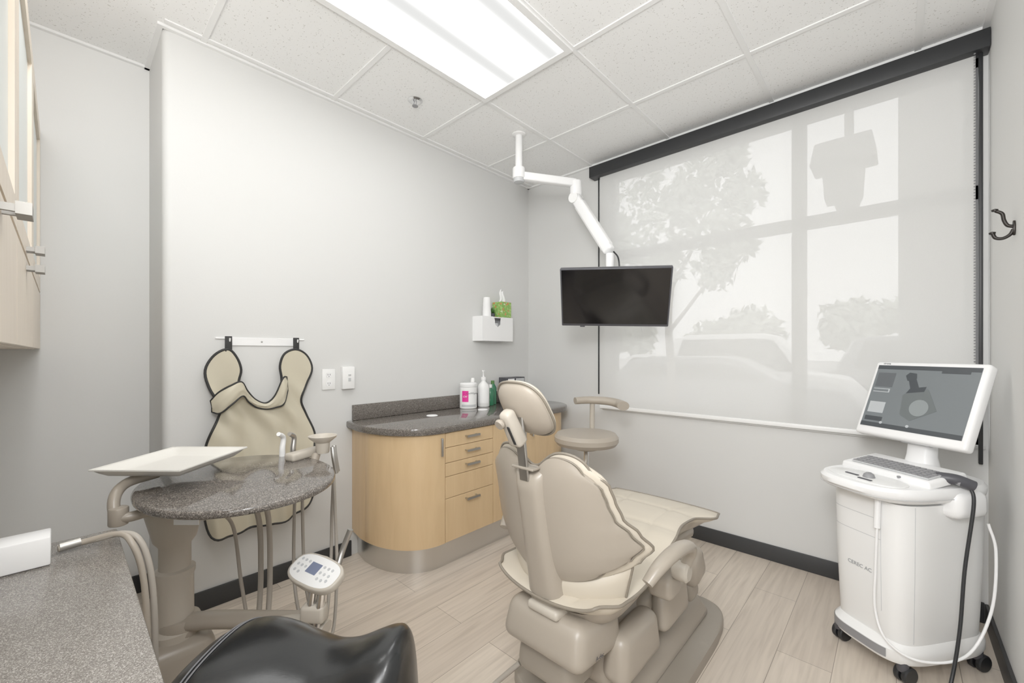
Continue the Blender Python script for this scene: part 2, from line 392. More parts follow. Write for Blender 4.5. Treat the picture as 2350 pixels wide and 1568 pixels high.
# ------------------------------------------------------------ curved base cabinet + worktop
def cab_outline(x_front,y0,y1,r,rx=.40,xb=XL+.002):
    o=[(xb,y0+.022)]
    n=14
    for i in range(n+1):
        t=math.pi/2*i/n; c,s=math.cos(t)**.9,math.sin(t)**.9
        o.append((x_front-rx+rx*s,y0+r-r*c))
    for i in range(n+1):
        t=math.pi/2*i/n; o.append((x_front-.30+.30*math.cos(t),y1-.30+.30*math.sin(t)))
    o.append((xb,y1)); return o
WT=thing("worktop",(XL,1.1,.772),"speckled dark brown stone worktop with rounded ends and backsplash","countertop")
def sh(o,dx,dy): return [(a-dx,b_-dy) for a,b_ in o]
obj("slab",extrude(sh(cab_outline(-1.83,1.13,2.80,.31,.42),XL,1.1),0,.04,.008),M['granite'],WT)
obj("backsplash",bbox(.0,.022,.085,1.70,.04,.132,.003),M['granite'],WT)
C=thing("base_cabinet",(XL,1.1,0),"curved maple base cabinet with drawers and steel toe kick","cabinet")
obj("body",extrude(sh(cab_outline(-1.865,1.165,2.77,.285,.40),XL,1.1),.148,.771),M['maple'],C)
obj("toe_kick",extrude(sh(cab_outline(-1.90,1.20,2.73,.27,.38),XL,1.1),0,.148),M['steel'],C)
fx=-1.865-XL
def front(name,y0,y1,z0,z1,hz=None,vert=False,hy=None):
    d=obj(name,bbox(fx,fx+.018,y0-1.1+.0015,y1-1.1-.0015,z0+.0015,z1-.0015,.0015,1),M['maple'],C)
    yc=(y0+y1)/2-1.1 if hy is None else hy-1.1
    if hz:
        L_=[(fx+.039,fx+.051,yc-.006,yc+.006,hz-.05,hz+.05)] if vert else [(fx+.040,fx+.050,yc-.05,yc+.05,hz-.006,hz+.006)]
        for s in (-.04,.04):
            L_.append((fx+.017,fx+.041,yc+(0 if vert else s)-.0035,yc+(0 if vert else s)+.0035,hz+(s if vert else 0)-.0035,hz+(s if vert else 0)+.0035))
        obj("handle",boxes(L_),M['nickel'],d)
    return d
for z0,z1,hz in [(.686,.770,.735),(.600,.686,.652),(.523,.600,.572),(.400,.523,None),(.155,.400,.372)]:
    front("drawer",1.452,1.825,z0,z1,hz)
front("door",1.825,2.14,.155,.770,.70,True,2.10)
front("door",2.14,2.46,.155,.770,.70,True,2.18)
o=cab_outline(-1.862,1.163,2.77,.287,.402)[2:16]
ob=[(a,b_) for a,b_ in o if b_<1.445]+[(-1.862,1.449)]
inn=[(a-.012,b_+.006) for a,b_ in ob]
outr=[(a+.014,b_-.006) for a,b_ in ob]
outr[-1]=(-1.848,1.449); inn[-1]=(-1.874,1.449)
d=obj("door",extrude(sh(outr+inn[::-1],XL,1.1),.155,.769,0),M['maple'],C,label="curved maple door")
obj("handle",box(.012,.012,.10,.003,c=(fx+.040,1.412-1.1,.70)),M['nickel'],d)
for (x,y) in [(-2.20,1.62),(-2.16,2.03)]:
    obj("hole_cover",lathe([(0,0),(.036,0),(.036,.002),(.033,.004),(0,.004)],32),M['paper'],None,(x,y,.8125),label="white round grommet cover on the stone worktop",cat="grommet cover",group="grommet covers on the worktop")
# ------------------------------------------------------------ things on worktop
Z=.8125
W=thing("wipes_canister",(-2.315,2.03,Z),"white wipes canister with magenta label on the worktop","canister")
obj("body",lathe([(0,0),(.060,0),(.063,.004),(.063,.15),(.058,.155),(0,.155)],40),M['white'],W)
obj("lid",lathe([(0,.155),(.062,.155),(.064,.16),(.064,.178),(.056,.186),(0,.187)],40),M['whitegl'],W)
def arcpatch(r,a0,a1,z0,z1,n=14):
    bm=bmesh.new(); q=[]
    for i in range(n+1):
        a=a0+(a1-a0)*i/n; q.append((bm.verts.new((r*math.cos(a),r*math.sin(a),z0)),bm.verts.new((r*math.cos(a),r*math.sin(a),z1))))
    for a,b_ in zip(q,q[1:]): bm.faces.new((a[0],b_[0],b_[1],a[1]))
    return finish(bm)
obj("label_patch",arcpatch(.0635,R(-85),R(-40),.05,.13),M['pink'],W)
obj("label_band",arcpatch(.0634,R(-90),R(20),.012,.03),M['lgrey'],W)
text(W,"lettering","CaviWipes",.018,(.0645*math.cos(R(-18)),.0645*math.sin(R(-18)),.112),(R(90),0,R(60)),M['dgrey'])
text(W,"lettering","CW",.018,(.0645*math.cos(R(-62)),.0645*math.sin(R(-62)),.088),(R(90),0,R(28)),M['paper'])
B=thing("pump_bottle",(-2.30,2.17,Z),"white pump bottle beside the wipes canister","bottle")
obj("body",lathe([(0,0),(.042,0),(.045,.005),(.045,.14),(.038,.165),(.018,.185),(.015,.20),(0,.20)],32),M['white'],B)
obj("pump",lathe([(0,.20),(.019,.20),(.019,.222),(.007,.224),(.006,.262),(.012,.264),(.012,.274),(0,.275)],20),M['whitegl'],B)
obj("spout",tube([(0,0,.268),(.02,-.02,.27),(.038,-.038,.262)],.005,8),M['whitegl'],B)
obj("label_patch",arcpatch(.0455,R(-80),R(10),.03,.13),M['paper'],B)
B=thing("spray_jug",(-2.364,2.118,Z),"white plastic jug with grip behind the canister","bottle")
obj("body",box(.046,.046,.16,.016,c=(0,.0,.08)),M['white'],B)
obj("cap",lathe([(0,.16),(.016,.16),(.016,.20),(.012,.215),(0,.215)],20),M['white'],B)
B=thing("mouthwash_bottle",(-2.31,2.252,Z),"dark green bottle with white cap on the worktop","bottle")
obj("body",lathe([(0,0),(.026,0),(.028,.004),(.028,.10),(.02,.125),(.012,.135),(0,.135)],24),M['green'],B)
obj("cap",lathe([(0,.135),(.013,.135),(.013,.16),(0,.16)],20),M['white'],B)
B=thing("mouthwash_bottle",(-2.352,2.318,Z),"green bottle with dark green cap near the wall","bottle")
obj("body",lathe([(0,0),(.03,0),(.03,.13),(.014,.16),(0,.16)],24),M['green'],B)
obj("cap",lathe([(0,.16),(.014,.16),(.014,.185),(0,.185)],20),M['leaf'],B)
B=thing("glove_carton",(-2.335,2.525,Z),"black and white printed carton standing near the wall","box")
obj("carton",box(.09,.22,.205,.002,1,c=(0,0,.1025)),M['dgrey'],B)
obj("printed_label",bbox(.0455,.047,-.095,-.02,.12,.195),M['paper'],B)
obj("printed_label",bbox(.0455,.047,.0,.10,.03,.195),M['lgrey'],B)
# ------------------------------------------------------------ wall dispenser
D=thing("wall_dispenser",(XL,2.33,1.31),"white wall-mounted dispenser with notched front","dispenser")
ol=[(-.17,0),(.17,0),(.17,.19),(.045,.19),(.03,.175),(.025,.13),(-.005,.11),(-.035,.13),(-.04,.175),(-.055,.19),(-.17,.19)]
obj("front_panel",extrude(ol,.108,.112,0,plane='YZ'),M['whitegl'],D)
obj("housing",bbox(.0,.108,-.17,.17,0,.012),M['whitegl'],D)
obj("side_panel",bbox(.0,.108,-.17,-.166,0.012,.19),M['whitegl'],D)
obj("side_panel",bbox(.0,.108,.166,.17,0.012,.19),M['whitegl'],D)
obj("back_panel",bbox(.0,.004,-.165,.165,0.012,.19),M['whitegl'],D)
obj("top_panel",bbox(.004,.107,-.165,.165,.182,.189),M['white'],D)
obj("paper_roll",lathe([(0,0),(.02,0),(.024,.03),(.024,.05),(0,.05)],20,c=(.082,-.005,.09)),M['lgrey'],D)
Zs=1.501
B=thing("paper_cup_stack",(XL+.06,2.255,Zs),"stack of upturned white paper cups on the dispenser","paper cups")
obj("cups",lathe([(0,0),(.033,0),(.034,.004),(.033,.03),(.034,.034),(.031,.06),(.032,.064),(.029,.09),(.030,.094),(.026,.15),(0,.15)],28),M['paper'],B)
B=thing("potted_plant",(XL+.045,2.33,Zs),"small potted green plant on the dispenser","plant")
obj("pot",lathe([(0,0),(.018,0),(.023,.03),(0,.03)],20),M['dgrey'],B)
bm=bmesh.new()
for i in range(60):
    a=random.uniform(0,6.28); e=random.uniform(.2,1.4); l=random.uniform(.03,.06)
    d=Vector((math.cos(a)*math.cos(e)*.7,math.sin(a)*math.cos(e)*.7,math.sin(e)))
    s=d.cross(Vector((0,0,1))).normalized()*.006
    o0=Vector((0,0,.03)); bm.faces.new([bm.verts.new(o0),bm.verts.new(o0+d*l*.5+s),bm.verts.new(o0+d*l),bm.verts.new(o0+d*l*.5-s)])
obj("foliage",finish(bm),M['leaf'],B)
m,nt,b=newmat("floral_tissue_card"); M['floral']=m
tc=nt.nodes.new("ShaderNodeTexCoord"); vo=nt.nodes.new("ShaderNodeTexVoronoi"); vo.inputs["Scale"].default_value=80
nt.links.new(tc.outputs["Object"],vo.inputs["Vector"]); sp=nt.nodes.new("ShaderNodeSeparateColor"); nt.links.new(vo.outputs["Color"],sp.inputs[0])
r=ramp(nt,[(0,(.22,.42,.09)),(.45,(.36,.55,.17)),(.74,(.28,.48,.12)),(.86,(.65,.20,.08)),(.94,(.68,.74,.52))]); r.color_ramp.interpolation='CONSTANT'
nt.links.new(sp.outputs[0],r.inputs[0]); nt.links.new(r.outputs[0],b.inputs["Base Color"])
B=thing("tissue_box",(XL+.058,2.425,Zs),"green floral tissue box with a tissue pulled up","tissue box")
obj("carton",box(.105,.115,.125,.002,1,c=(0,0,.0625)),M['floral'],B)
def tis(u,v,s):
    a=(u-.5)*.07; return Vector((.008*math.sin(u*9)+ .006*s*math.sin(math.pi*u)*math.sin(math.pi*v),a*(1-.55*v)+.008*math.sin(v*6),.125+v*.10+.01*math.sin(u*7)*v))
obj("tissue",surf(tis,12,10),M['paper'],B)
# ------------------------------------------------------------ outlets
t=thing("electrical_outlet",(XL,1.045,1.065),"white duplex electrical outlet on the grey wall","electrical outlet")
obj("cover_plate",bbox(.0,.007,-.0375,.0375,-.059,.059,.002),M['white'],t)
for dz in (-.025,.025):
    s=obj("socket",extrude([(a,b_+dz) for a,b_ in superell(.017,.015,3,24)],.006,.009,plane='YZ'),M['whitegl'],t)
    for dy in (-.006,.006): obj("slot",bbox(.0088,.0094,dy-.0012,dy+.0012,dz-.002,dz+.007),M['dgrey'],s)
    obj("slot",bbox(.0088,.0094,-.002,.002,dz-.010,dz-.006),M['dgrey'],s)
t=thing("wall_control_box",(XL,1.155,1.07),"small white rectangular control box on the wall","wall control")
obj("housing",bbox(.0,.028,-.037,.037,-.066,.066,.004),M['white'],t)
obj("switch",bbox(.028,.031,-.004,.012,-.02,.0,.001,1),M['lgrey'],t)
obj("switch",bbox(.028,.031,-.004,.012,.012,.022,.001,1),M['lgrey'],t)
# ------------------------------------------------------------ apron rack & apron
Rk=thing("apron_rack",(XL,.70,1.275),"white metal wall rail with hooks holding the apron","wall rack")
obj("rail",bbox(.0,.006,-.16,.17,-.02,.02,.001,1),M['whitegl'],Rk)
obj("rail_tip",bbox(.0,.006,-.20,-.16,.012,.02,.001,1),M['whitegl'],Rk)
obj("rail_tip",bbox(.0,.006,.17,.21,.012,.02,.001,1),M['whitegl'],Rk)
for y in (-.15,0,.16): obj("screw",lathe([(0,0),(.005,0),(.003,.003),(0,.003)],12,'X',c=(.006,y,.0)),M['nickel'],Rk)
for y in (-.15,.16):
    obj("hook",tube([(.006,y,.0),(.03,y,-.005),(.045,y,.0),(.05,y,.015)],.004,8),M['whitegl'],Rk)
AO=[(.542,1.236),(.49,1.208),(.455,1.137),(.468,1.055),(.507,.967),(.502,.905),(.472,.84),(.452,.757),(.44,.62),(.445,.48),(.472,.36),(.54,.337),(.615,.338),(.70,.345),(.775,.335),(.85,.35),(.90,.374),(.935,.42),(.945,.50),(.94,.59),(.942,.70),(.945,.783),(.907,.886),(.88,.968),(.907,1.05),(.935,1.134),(.907,1.206),(.851,1.237),(.797,1.214),(.777,1.15),(.785,1.08),(.775,.999),(.693,.955),(.613,1.01),(.588,1.07),(.597,1.135),(.578,1.197)]
ap=[Vector((0,a,b_)) for a,b_ in AO]; apS=smooth_path([tuple(p) for p in ap],5,True)
def inside(y,z):
    c=False; n=len(apS)
    for i in range(n):
        a=apS[i]; b_=apS[i-1]
        if (a.z>z)!=(b_.z>z) and y<(b_.y-a.y)*(z-a.z)/(b_.z-a.z)+a.y: c=not c
    return c
def fold(y,z):
    k=max(0,min(1,(1.0-z)/.45)); yc=(y-.70)
    w=math.sin(yc*(34-8*k)+.6)+.5*math.sin(yc*61+z*5)
    kn=math.exp(-((z-.93)/.10)**2)
    return XL+.042+.020*k*w+.014*k+.007*math.sin(yc*22+z*14)+.013*kn*math.sin(yc*48+z*30)+.008*kn
bm=bmesh.new(); g=.006; VG={}
def gv(i,j):
    if (i,j) not in VG:
        y=.42+i*g; z=.32+j*g; VG[i,j]=bm.verts.new((fold(y,z)-XL,y-.70,z-1.275))
    return VG[i,j]
for i in range(95):
    for j in range(160):
        if inside(.42+(i+.5)*g,.32+(j+.5)*g): bm.faces.new((gv(i,j),gv(i+1,j),gv(i+1,j+1),gv(i,j+1)))
geo=bmesh.ops.extrude_face_region(bm,geom=bm.faces[:])
for v in geo['geom']:
    if isinstance(v,bmesh.types.BMVert): v.co.x-=.006
AP=thing("lead_apron",(XL,.70,1.275),"beige x-ray protection apron with black edging hanging on the rail","apron")
obj("apron_body",finish(bm,sharp=80),M['apron'],AP)
obj("edging",tube([(fold(p.y,p.z)-XL-.002,p.y-.70,p.z-1.275) for p in apS],.0060,8,1,True,smooth=False),M['apronb'],AP)
for y in (.545,.853):
    obj("hanging_loop",box(.006,.03,.075,.002,c=(.045,y-.70,1.262-1.275)),M['apronb'],AP)
cps=[(.060,.472,.995,.940),(.085,.50,1.035,.935),(.10,.545,1.065,.975),(.095,.588,1.078,1.010),(.082,.618,1.03,.975),(.075,.655,.985,.945),(.075,.70,.965,.934),(.080,.74,1.00,.938),(.095,.772,1.085,.955),(.08,.795,1.095,1.02)]
tp=smooth_path([(a,b_,c) for a,b_,c,d in cps],6); bp_=smooth_path([(a-.002,b_+.006,d) for a,b_,c,d in cps],6)
loc_=lambda p:Vector((p.x-.006,p.y-.70,p.z-1.275))
topv=[loc_(p) for p in tp]; botv=[loc_(p) for p in bp_]
bm=bmesh.new()
tv=[[bm.verts.new(a.lerp(b_,k/6)+Vector((.010*math.sin(math.pi*k/6)+.003*math.sin(k*2.2+i*.4),0,0))) for k in range(7)] for i,(a,b_) in enumerate(zip(topv,botv))]
for a,b_ in zip(tv,tv[1:]):
    for k in range(6): bm.faces.new((a[k],b_[k],b_[k+1],a[k+1]))
bmesh.ops.recalc_face_normals(bm,faces=bm.faces[:])
bmesh.ops.solidify(bm,geom=bm.faces[:],thickness=.004)
obj("collar",finish(bm,sharp=80),M['apron'],AP)
obj("collar_edging",tube(topv+botv[::-1],.0042,8,1,True,smooth=False),M['apronb'],AP)
# ------------------------------------------------------------ dental chair
CX,CY=-.82,1.5
CH=thing("dental_chair",(CX,CY,0),"beige vinyl reclining dental chair on a taupe base","dental chair")
def yb(z): return 1.05-.20*(z-.41)-CY
W_=[(0,.205),(.12,.27),(.25,.30),(.40,.275),(.55,.242),(.72,.230),(.86,.222),(1,.175)]
def backfn(scale,y_off,thick,zb=.500,zt=.928):
    def f(u,v,s):
        c=(u*2-1); w=interp(W_,v)*scale
        top=zt-.055*math.exp(-(c/.26)**2)-.045*abs(c)**5; bot=zb+.05*abs(c)**2+.02*abs(c)**6
        if scale<1: top-=.012; bot+=.014
        z=bot+(top-bot)*v
        cc=math.copysign(1-(1-abs(c))**1.25,c)
        x=cc*w
        k=1.65-.6*v
        e=(1-abs(c)**3.0)*(1-abs(2*v-1)**5)
        y=yb(z)+y_off+k*x*x+(thick*e if s>0 else -thick*.35*e)
        return Vector((x,y,z))
    return f
bk=obj("backrest",surf(backfn(1.0,.035,.06),44,36),M['cream'],CH)
obj("backrest_shell",surf(backfn(.94,.012,.055),44,36),M['tan'],bk)
def rimof(f,a=40,b_=30): return [f(i/a,1,1) for i in range(a+1)]+[f(1,1-i/b_,1) for i in range(1,b_+1)]+[f(1-i/a,0,1) for i in range(1,a+1)]+[f(0,i/b_,1) for i in range(1,b_)]
obj("piping",tube(rimof(backfn(1.0,.035,.0)),.0042,8,1,True,smooth=False),M['piping'],bk)
obj("piping",tube(rimof(backfn(.95,.018,.0)),.003,8,1,True,smooth=False),M['piping'],bk)
def lumb(u,v,s):
    c=u*2-1; w=.205+.03*v; cc=math.copysign(1-(1-abs(c))**1.3,c); x=cc*w+.012
    z=.415+.125*v+.05*c*c; e=(1-abs(c)**3)*(1-abs(2*v-1)**3)
    return Vector((x,yb(z)+.045+1.5*x*x+(.05*e if s>0 else -.035*e),z))
lc=obj("lumbar_cushion",surf(lumb,32,14),M['cream'],CH)
obj("piping",tube(rimof(lumb,32,12),.0042,8,1,True,smooth=False),M['piping'],lc)
def spine(u,v,s):
    z=.385+v*.49; w=.070-.014*v-.007*math.sin(math.pi*v); c=u*2-1
    x=w*math.copysign(abs(c)**.8,c); e=(1-abs(c)**2.6)
    y=yb(z)+.008+(.02 if s>0 else -.036*e**.8*min(1,6*min(v,1-v)+.35))
    return Vector((x+.0,y,z))
obj("back_support",surf(spine,22,26),M['tan'],bk)
obj("support_cap",box(.085,.036,.008,.003,c=(0,yb(.875)-.010,.876)),M['tand'],bk)
hb=obj("headrest_bar",box(.034,.010,.20,.003,c=(0,0,0)),M['nickel'],CH,(0,yb(.92)-.018,.935),(R(8),0,0))
hm=obj("headrest_mechanism",box(.052,.045,.12,.014,top=(.8,.9),c=(0,0,0)),M['tanl'],CH,(-.005,-.605,1.000),(R(30),0,0))
obj("release_slot",box(.010,.004,.065,.002,1,c=(.010,-.0235,-.01)),M['blackmetal'],hm)
obj("knob",lathe([(0,0),(.014,0),(.016,.008),(.012,.015),(0,.016)],20,'Y',c=(-.008,-.038,.035)),M['tan'],hm)
def hdf(ax,az,fr,bk_,off):
    def f(r,t,s):
        n=2.6; c,si=math.cos(t),math.sin(t)
        x=r*ax*math.copysign(abs(c)**(2/n),c); z=r*az*math.copysign(abs(si)**(2/n),si)
        e=math.sqrt(max(0,1-r*r))
        return Vector((x,off+1.6*x*x+1.2*z*z+(fr*e if s>0 else -bk_*e),z))
    return f
hr=obj("headrest",disc(hdf(.091,.104,.038,.010,0)),M['cream'],CH,(.0,-.560,1.045),(R(36),0,0))
obj("headrest_shell",disc(hdf(.086,.098,.0,.026,-.006)),M['creamd'],hr)
f_=hdf(.0915,.1045,0,0,-.004)
obj("piping",tube([f_(1,2*math.pi*k/60,1) for k in range(60)],.0035,8,1,True,smooth=False),M['piping'],hr)
SW=[(0,.19),(.08,.235),(.3,.245),(.5,.228),(.68,.203),(.8,.205),(.92,.262),(1,.25)]
SZ=[(0,.455),(.15,.45),(.35,.475),(.55,.52),(.7,.53),(1,.515)]
def seat(u,v,s):
    c=u*2-1; w=interp(SW,v); Y=1.03+v*.92-CY
    x=w*math.copysign(1-(1-abs(c))**1.3,c); z=interp(SZ,v)+.035*c*c*(1-v)
    e=(1-abs(c)**4)*(1-abs(2*v-1)**10)
    seam=-.006*math.exp(-((abs(c)-.42)/.035)**2)*e-.005*math.exp(-((v-.80)/.012)**2)*e-.005*math.exp(-((v-.60)/.012)**2)*e
    return Vector((x,Y+.02*(1-c*c)*(1 if v>.5 else -1)*abs(2*v-1)**2,z+(.022*e+seam if s>0 else -.045*e)))
st=obj("seat",surf(seat,44,90),M['cream'],CH)
obj("piping",tube(rimof(seat,30,60),.0050,8,1,True,smooth=False),M['piping'],st)
def seatsh(u,v,s):
    p=seat(u,v*.86+.04,-1); c=u*2-1
    e=(1-abs(c)**4)*(1-abs(2*v-1)**8)
    return Vector((p.x*.93,p.y,p.z-.005-(.055*e if s<0 else -.01*e)))
obj("seat_shell",surf(seatsh,24,36),M['tan'],st)
obj("leg_support",box(.34,.34,.05,.02),M['tan'],CH,(0,.22,.445),(R(-4),0,0))
obj("toe_panel",box(.30,.15,.14,.035,top=(.95,.8)),M['tan'],CH,(.08,.30,.33),(R(14),0,0))
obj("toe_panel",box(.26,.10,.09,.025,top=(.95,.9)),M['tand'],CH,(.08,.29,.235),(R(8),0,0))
for sx in (1,-1):
    a=obj("armrest",tube([(sx*.288,-.345,.548),(sx*.302,-.305,.580),(sx*.312,-.245,.598),(sx*.318,-.175,.600),(sx*.320,-.11,.586),(sx*.314,-.075,.55),(sx*.298,-.08,.50)],.024,14,6,flat=.8,rfun=lambda t:.75+.35*math.sin(math.pi*min(1,t*1.1))),M['tan'],CH)
    obj("armrest_pivot",lathe([(0,0),(.028,0),(.032,.008),(.032,.045),(.024,.052),(0,.052)],24,'X',c=(sx*.290-.026,-.085,.485)),M['tanl'],a)
    obj("armrest_bracket",box(.09,.10,.07,.02,c=(sx*.235,-.10,.43)),M['tan'],a)
rb=obj("rear_housing",box(.32,.27,.13,.040,5,top=(.92,.84)),M['tan'],CH,(.015,-.385,.345),(R(-6),0,0))
obj("housing_ridge",box(.12,.22,.03,.012,c=(0,-.01,.066)),M['tanl'],rb)
obj("release_lever",box(.07,.03,.012,.005,c=(-.19,.02,-.055)),M['tanl'],rb)
text(rb,"lettering","A-dec",.018,(.1605,-.03,-.03),(R(90),0,R(88)),M['dgrey'])
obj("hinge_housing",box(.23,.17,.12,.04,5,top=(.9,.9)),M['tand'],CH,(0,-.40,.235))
obj("lift_column",box(.28,.40,.20,.045,5,top=(.92,.9)),M['tan'],CH,(.01,-.12,.22))
obj("lift_arm",box(.27,.40,.10,.03),M['tan'],CH,(.02,.10,.29),(R(10),0,0))
obj("side_cover",box(.10,.28,.15,.036,5,top=(.80,.88)),M['tan'],CH,(.17,-.20,.25))
obj("side_cover",box(.08,.24,.14,.032,5,top=(.80,.88)),M['tan'],CH,(.18,.085,.27))
bo=superell(.275,.50,5,64)
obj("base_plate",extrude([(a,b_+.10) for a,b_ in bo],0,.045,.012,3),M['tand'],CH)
obj("base_hump",box(.42,.85,.09,.035,4,top=(.76,.92)),M['tan'],CH,(0,.08,.085))
obj("floor_cable",tube([(-.16,-.40,.12),(-.22,-.47,.05),(-.24,-.55,.012),(-.20,-.66,.012),(-.12,-.72,.012)],.009,8),M['hose'],CH)
# ------------------------------------------------------------ assistant stool
def stool_base(S,rad,colr,h,rot=0):
    obj("base",lathe([(0,.07),(.045,.07),(.045,.11),(.03,.13),(0,.13)],24),colr,S)
    for i in range(5):
        a=rot+i*2*math.pi/5
        me,l,r_=beam((.03*math.cos(a),.03*math.sin(a),.095),(rad*math.cos(a),rad*math.sin(a),.075),.035,.025,.008)
        obj("leg",me,colr,S,l,r_)
        obj("caster",lathe([(0,-.02),(.022,-.02),(.026,-.014),(.026,.014),(.022,.02),(0,.02)],20,'Y'),M['dgrey'],S,(rad*math.cos(a),rad*math.sin(a),.0265),(0,0,a+.6))
    obj("gas_lift",cyl(.014,h-.12,20,c=(0,0,.12)),M['chrome'],S)
    obj("lift_sleeve",cyl(.024,.16,20,.002,c=(0,0,.12)),M['dgrey'],S)
S=thing("assistant_stool",(-1.37,2.14,0),"taupe round dental assistant stool with curved armrest","stool")
stool_base(S,.25,M['nickel'],.66,rot=.3)
obj("seat",lathe([(0,.665),(.14,.665),(.175,.67),(.19,.69),(.19,.715),(.175,.735),(.13,.74),(0,.735)],44),M['creamd'],S)
obj("seat_plate",lathe([(0,.64),(.07,.64),(.09,.665),(0,.665)],24),M['tanl'],S)
obj("lever",tube([(.03,-.05,.64),(.05,-.08,.60),(.05,-.09,.58)],.01,8),M['tanl'],S)
obj("arm_post",tube([(-.03,.06,.65),(-.06,.14,.655),(-.06,.16,.70),(-.05,.15,.90)],.016,10),M['tanl'],S)
obj("body_support",tube([(-.12,.06,.915),(-.06,.14,.918),(.05,.18,.915),(.12,.18,.905),(.17,.14,.90)],.033,16,8,flat=.75,rfun=lambda t:.9+.25*t),M['creamd'],S)
# ------------------------------------------------------------ delivery unit
DX,DY=-1.66,.24
U=thing("dental_delivery_unit",(DX,DY,0),"taupe dental delivery unit with oval stone table and hoses","dental cart")
def u(p): return (p[0]-DX,p[1]-DY,p[2])
obj("floor_box",box(.16,.26,.34,.04,4,top=(.8,.7)),M['tan'],U,(.02,.0,.17))
obj("column",lathe([(0,.33),(.060,.33),(.063,.36),(.048,.37),(.048,.52),(.052,.53),(.052,.545),(.041,.55),(.041,.62),(.055,.64),(.062,.67),(.074,.72),(.082,.78),(0,.78)],32),M['tanl'],U)
obj("table_bracket",box(.22,.13,.06,.022,top=(1.1,1.1)),M['tanl'],U,(.10,.08,.765))
obj("bracket_label",box(.07,.002,.035,0),M['paper'],U,u((-1.455,.235,.757)),(0,0,R(42)))
obj("table_top",extrude([(a-1.54-DX,b_+.39-DY) for a,b_ in superell(.322,.262,2.1,72)],.800,.822,.009,3),M['granite'],U)
TR=thing("instrument_tray",(-1.67,.245,.866),"shallow cream-white metal instrument tray with sloped rims","tray",rotz=R(42))
def trayf(u_,v_,s):
    c=u_*2-1; d=v_*2-1
    e=max(abs(c),abs(d)); z=.022*max(0,(e-.80)/.2)
    return Vector((c*.128,d*.145,z+(.0015 if s>0 else -.0015)))
obj("tray_pan",surf(trayf,20,20),M['traym'],TR)
obj("tray_rim",tube([(-.128,-.145,.022),(.128,-.145,.022),(.128,.145,.022),(-.128,.145,.022)],.0028,6,1,True,smooth=False),M['traym'],TR)
obj("tray_arm",tube([u((-1.57,.22,.775)),u((-1.56,.13,.765)),u((-1.575,.10,.775)),u((-1.60,.10,.82)),u((-1.64,.13,.843)),u((-1.67,.2,.849))],.014,12,6),M['tan'],U)
obj("tray_arm_joint",cyl(.022,.05,20,.005,c=u((-1.572,.105,.745))),M['tan'],U)
obj("handpiece_holder",box(.05,.17,.03,.01),M['tanl'],U,u((-1.66,.64,.835)),(0,0,R(20)))
obj("holder_arm",tube([u((-1.56,.50,.78)),u((-1.60,.62,.78)),u((-1.63,.66,.83))],.015,10),M['tan'],U)
obj("rinse_cup",lathe([(0,0),(.022,0),(.024,.01),(.026,.04),(.048,.058),(.052,.066),(.046,.066),(.03,.05),(0,.045)],28),M['tanl'],U,u((-1.62,.68,.835)))
for (x,y,mm,nm) in [(-1.735,.575,'whitegl','handpiece'),(-1.71,.605,'nickel','handpiece')]:
    obj(nm,tube([u((x,y,.80)),u((x,y,.85)),u((x-.005,y+.005,.892)),u((x+.02,y-.02,.912))],.0105,12,6,rfun=lambda t:1.1-.35*t),M[mm],U)
for k,(x,y) in enumerate([(-1.60,.715),(-1.58,.70)]):
    obj("handpiece",tube([u((x,y,.86)),u((x+.01,y,.82)),u((x+.01,y+.01,.76))],.008,10),M['nickel'],U)
H_=[ [(-1.66,.60,.80),(-1.655,.59,.62),(-1.60,.57,.40),(-1.50,.56,.30),(-1.38,.56,.40)],
     [(-1.64,.615,.80),(-1.63,.61,.60),(-1.575,.60,.38),(-1.48,.60,.27),(-1.36,.57,.38)],
     [(-1.59,.71,.78),(-1.585,.70,.60),(-1.55,.68,.42),(-1.45,.62,.30),(-1.35,.55,.40)],
     [(-1.57,.70,.77),(-1.555,.70,.60),(-1.52,.69,.40),(-1.42,.63,.26),(-1.33,.55,.36)],
     [(-1.50,.40,.74),(-1.58,.44,.70),(-1.635,.47,.60),(-1.645,.475,.42),(-1.62,.46,.28)],
     [(-1.48,.41,.74),(-1.55,.46,.71),(-1.605,.49,.61),(-1.615,.495,.42),(-1.59,.48,.28)],
     [(-1.60,.33,.72),(-1.68,.40,.62),(-1.66,.42,.42),(-1.60,.44,.22),(-1.5,.46,.14)]]
for i,h in enumerate(H_): obj("hose",tube([u(p) for p in h],.0058 if i not in(4,5) else .0088,9,7),M['hose'],U)
obj("swing_arm",tube([u((-1.64,.26,.375)),u((-1.56,.33,.385)),u((-1.45,.43,.385)),u((-1.34,.53,.385))],.032,14,6,flat=.75),M['tan'],U)
obj("arm_pivot",cyl(.055,.06,28,.01,c=u((-1.655,.25,.335))),M['tan'],U)
obj("swing_arm",tube([u((-1.40,.40,.33)),u((-1.36,.43,.40)),u((-1.30,.49,.41)),u((-1.24,.53,.40))],.030,14,6,flat=.8),M['tanl'],U)
obj("keypad_post",tube([u((-1.26,.52,.38)),u((-1.27,.52,.46)),u((-1.29,.515,.53))],.022,12),M['tanl'],U)
kp=obj("keypad",extrude(superell(.098,.050,2.9,48),-.012,.012,.006,3),M['tanl'],U,u((-1.285,.52,.555)),(R(28),R(4),R(16)))
obj("display",box(.042,.034,.002,0,c=(-.008,.004,.0125)),M['blue'],kp)
obj("keypad_face",extrude(superell(.09,.043,2.9,48),.0115,.0124),M['white'],kp)
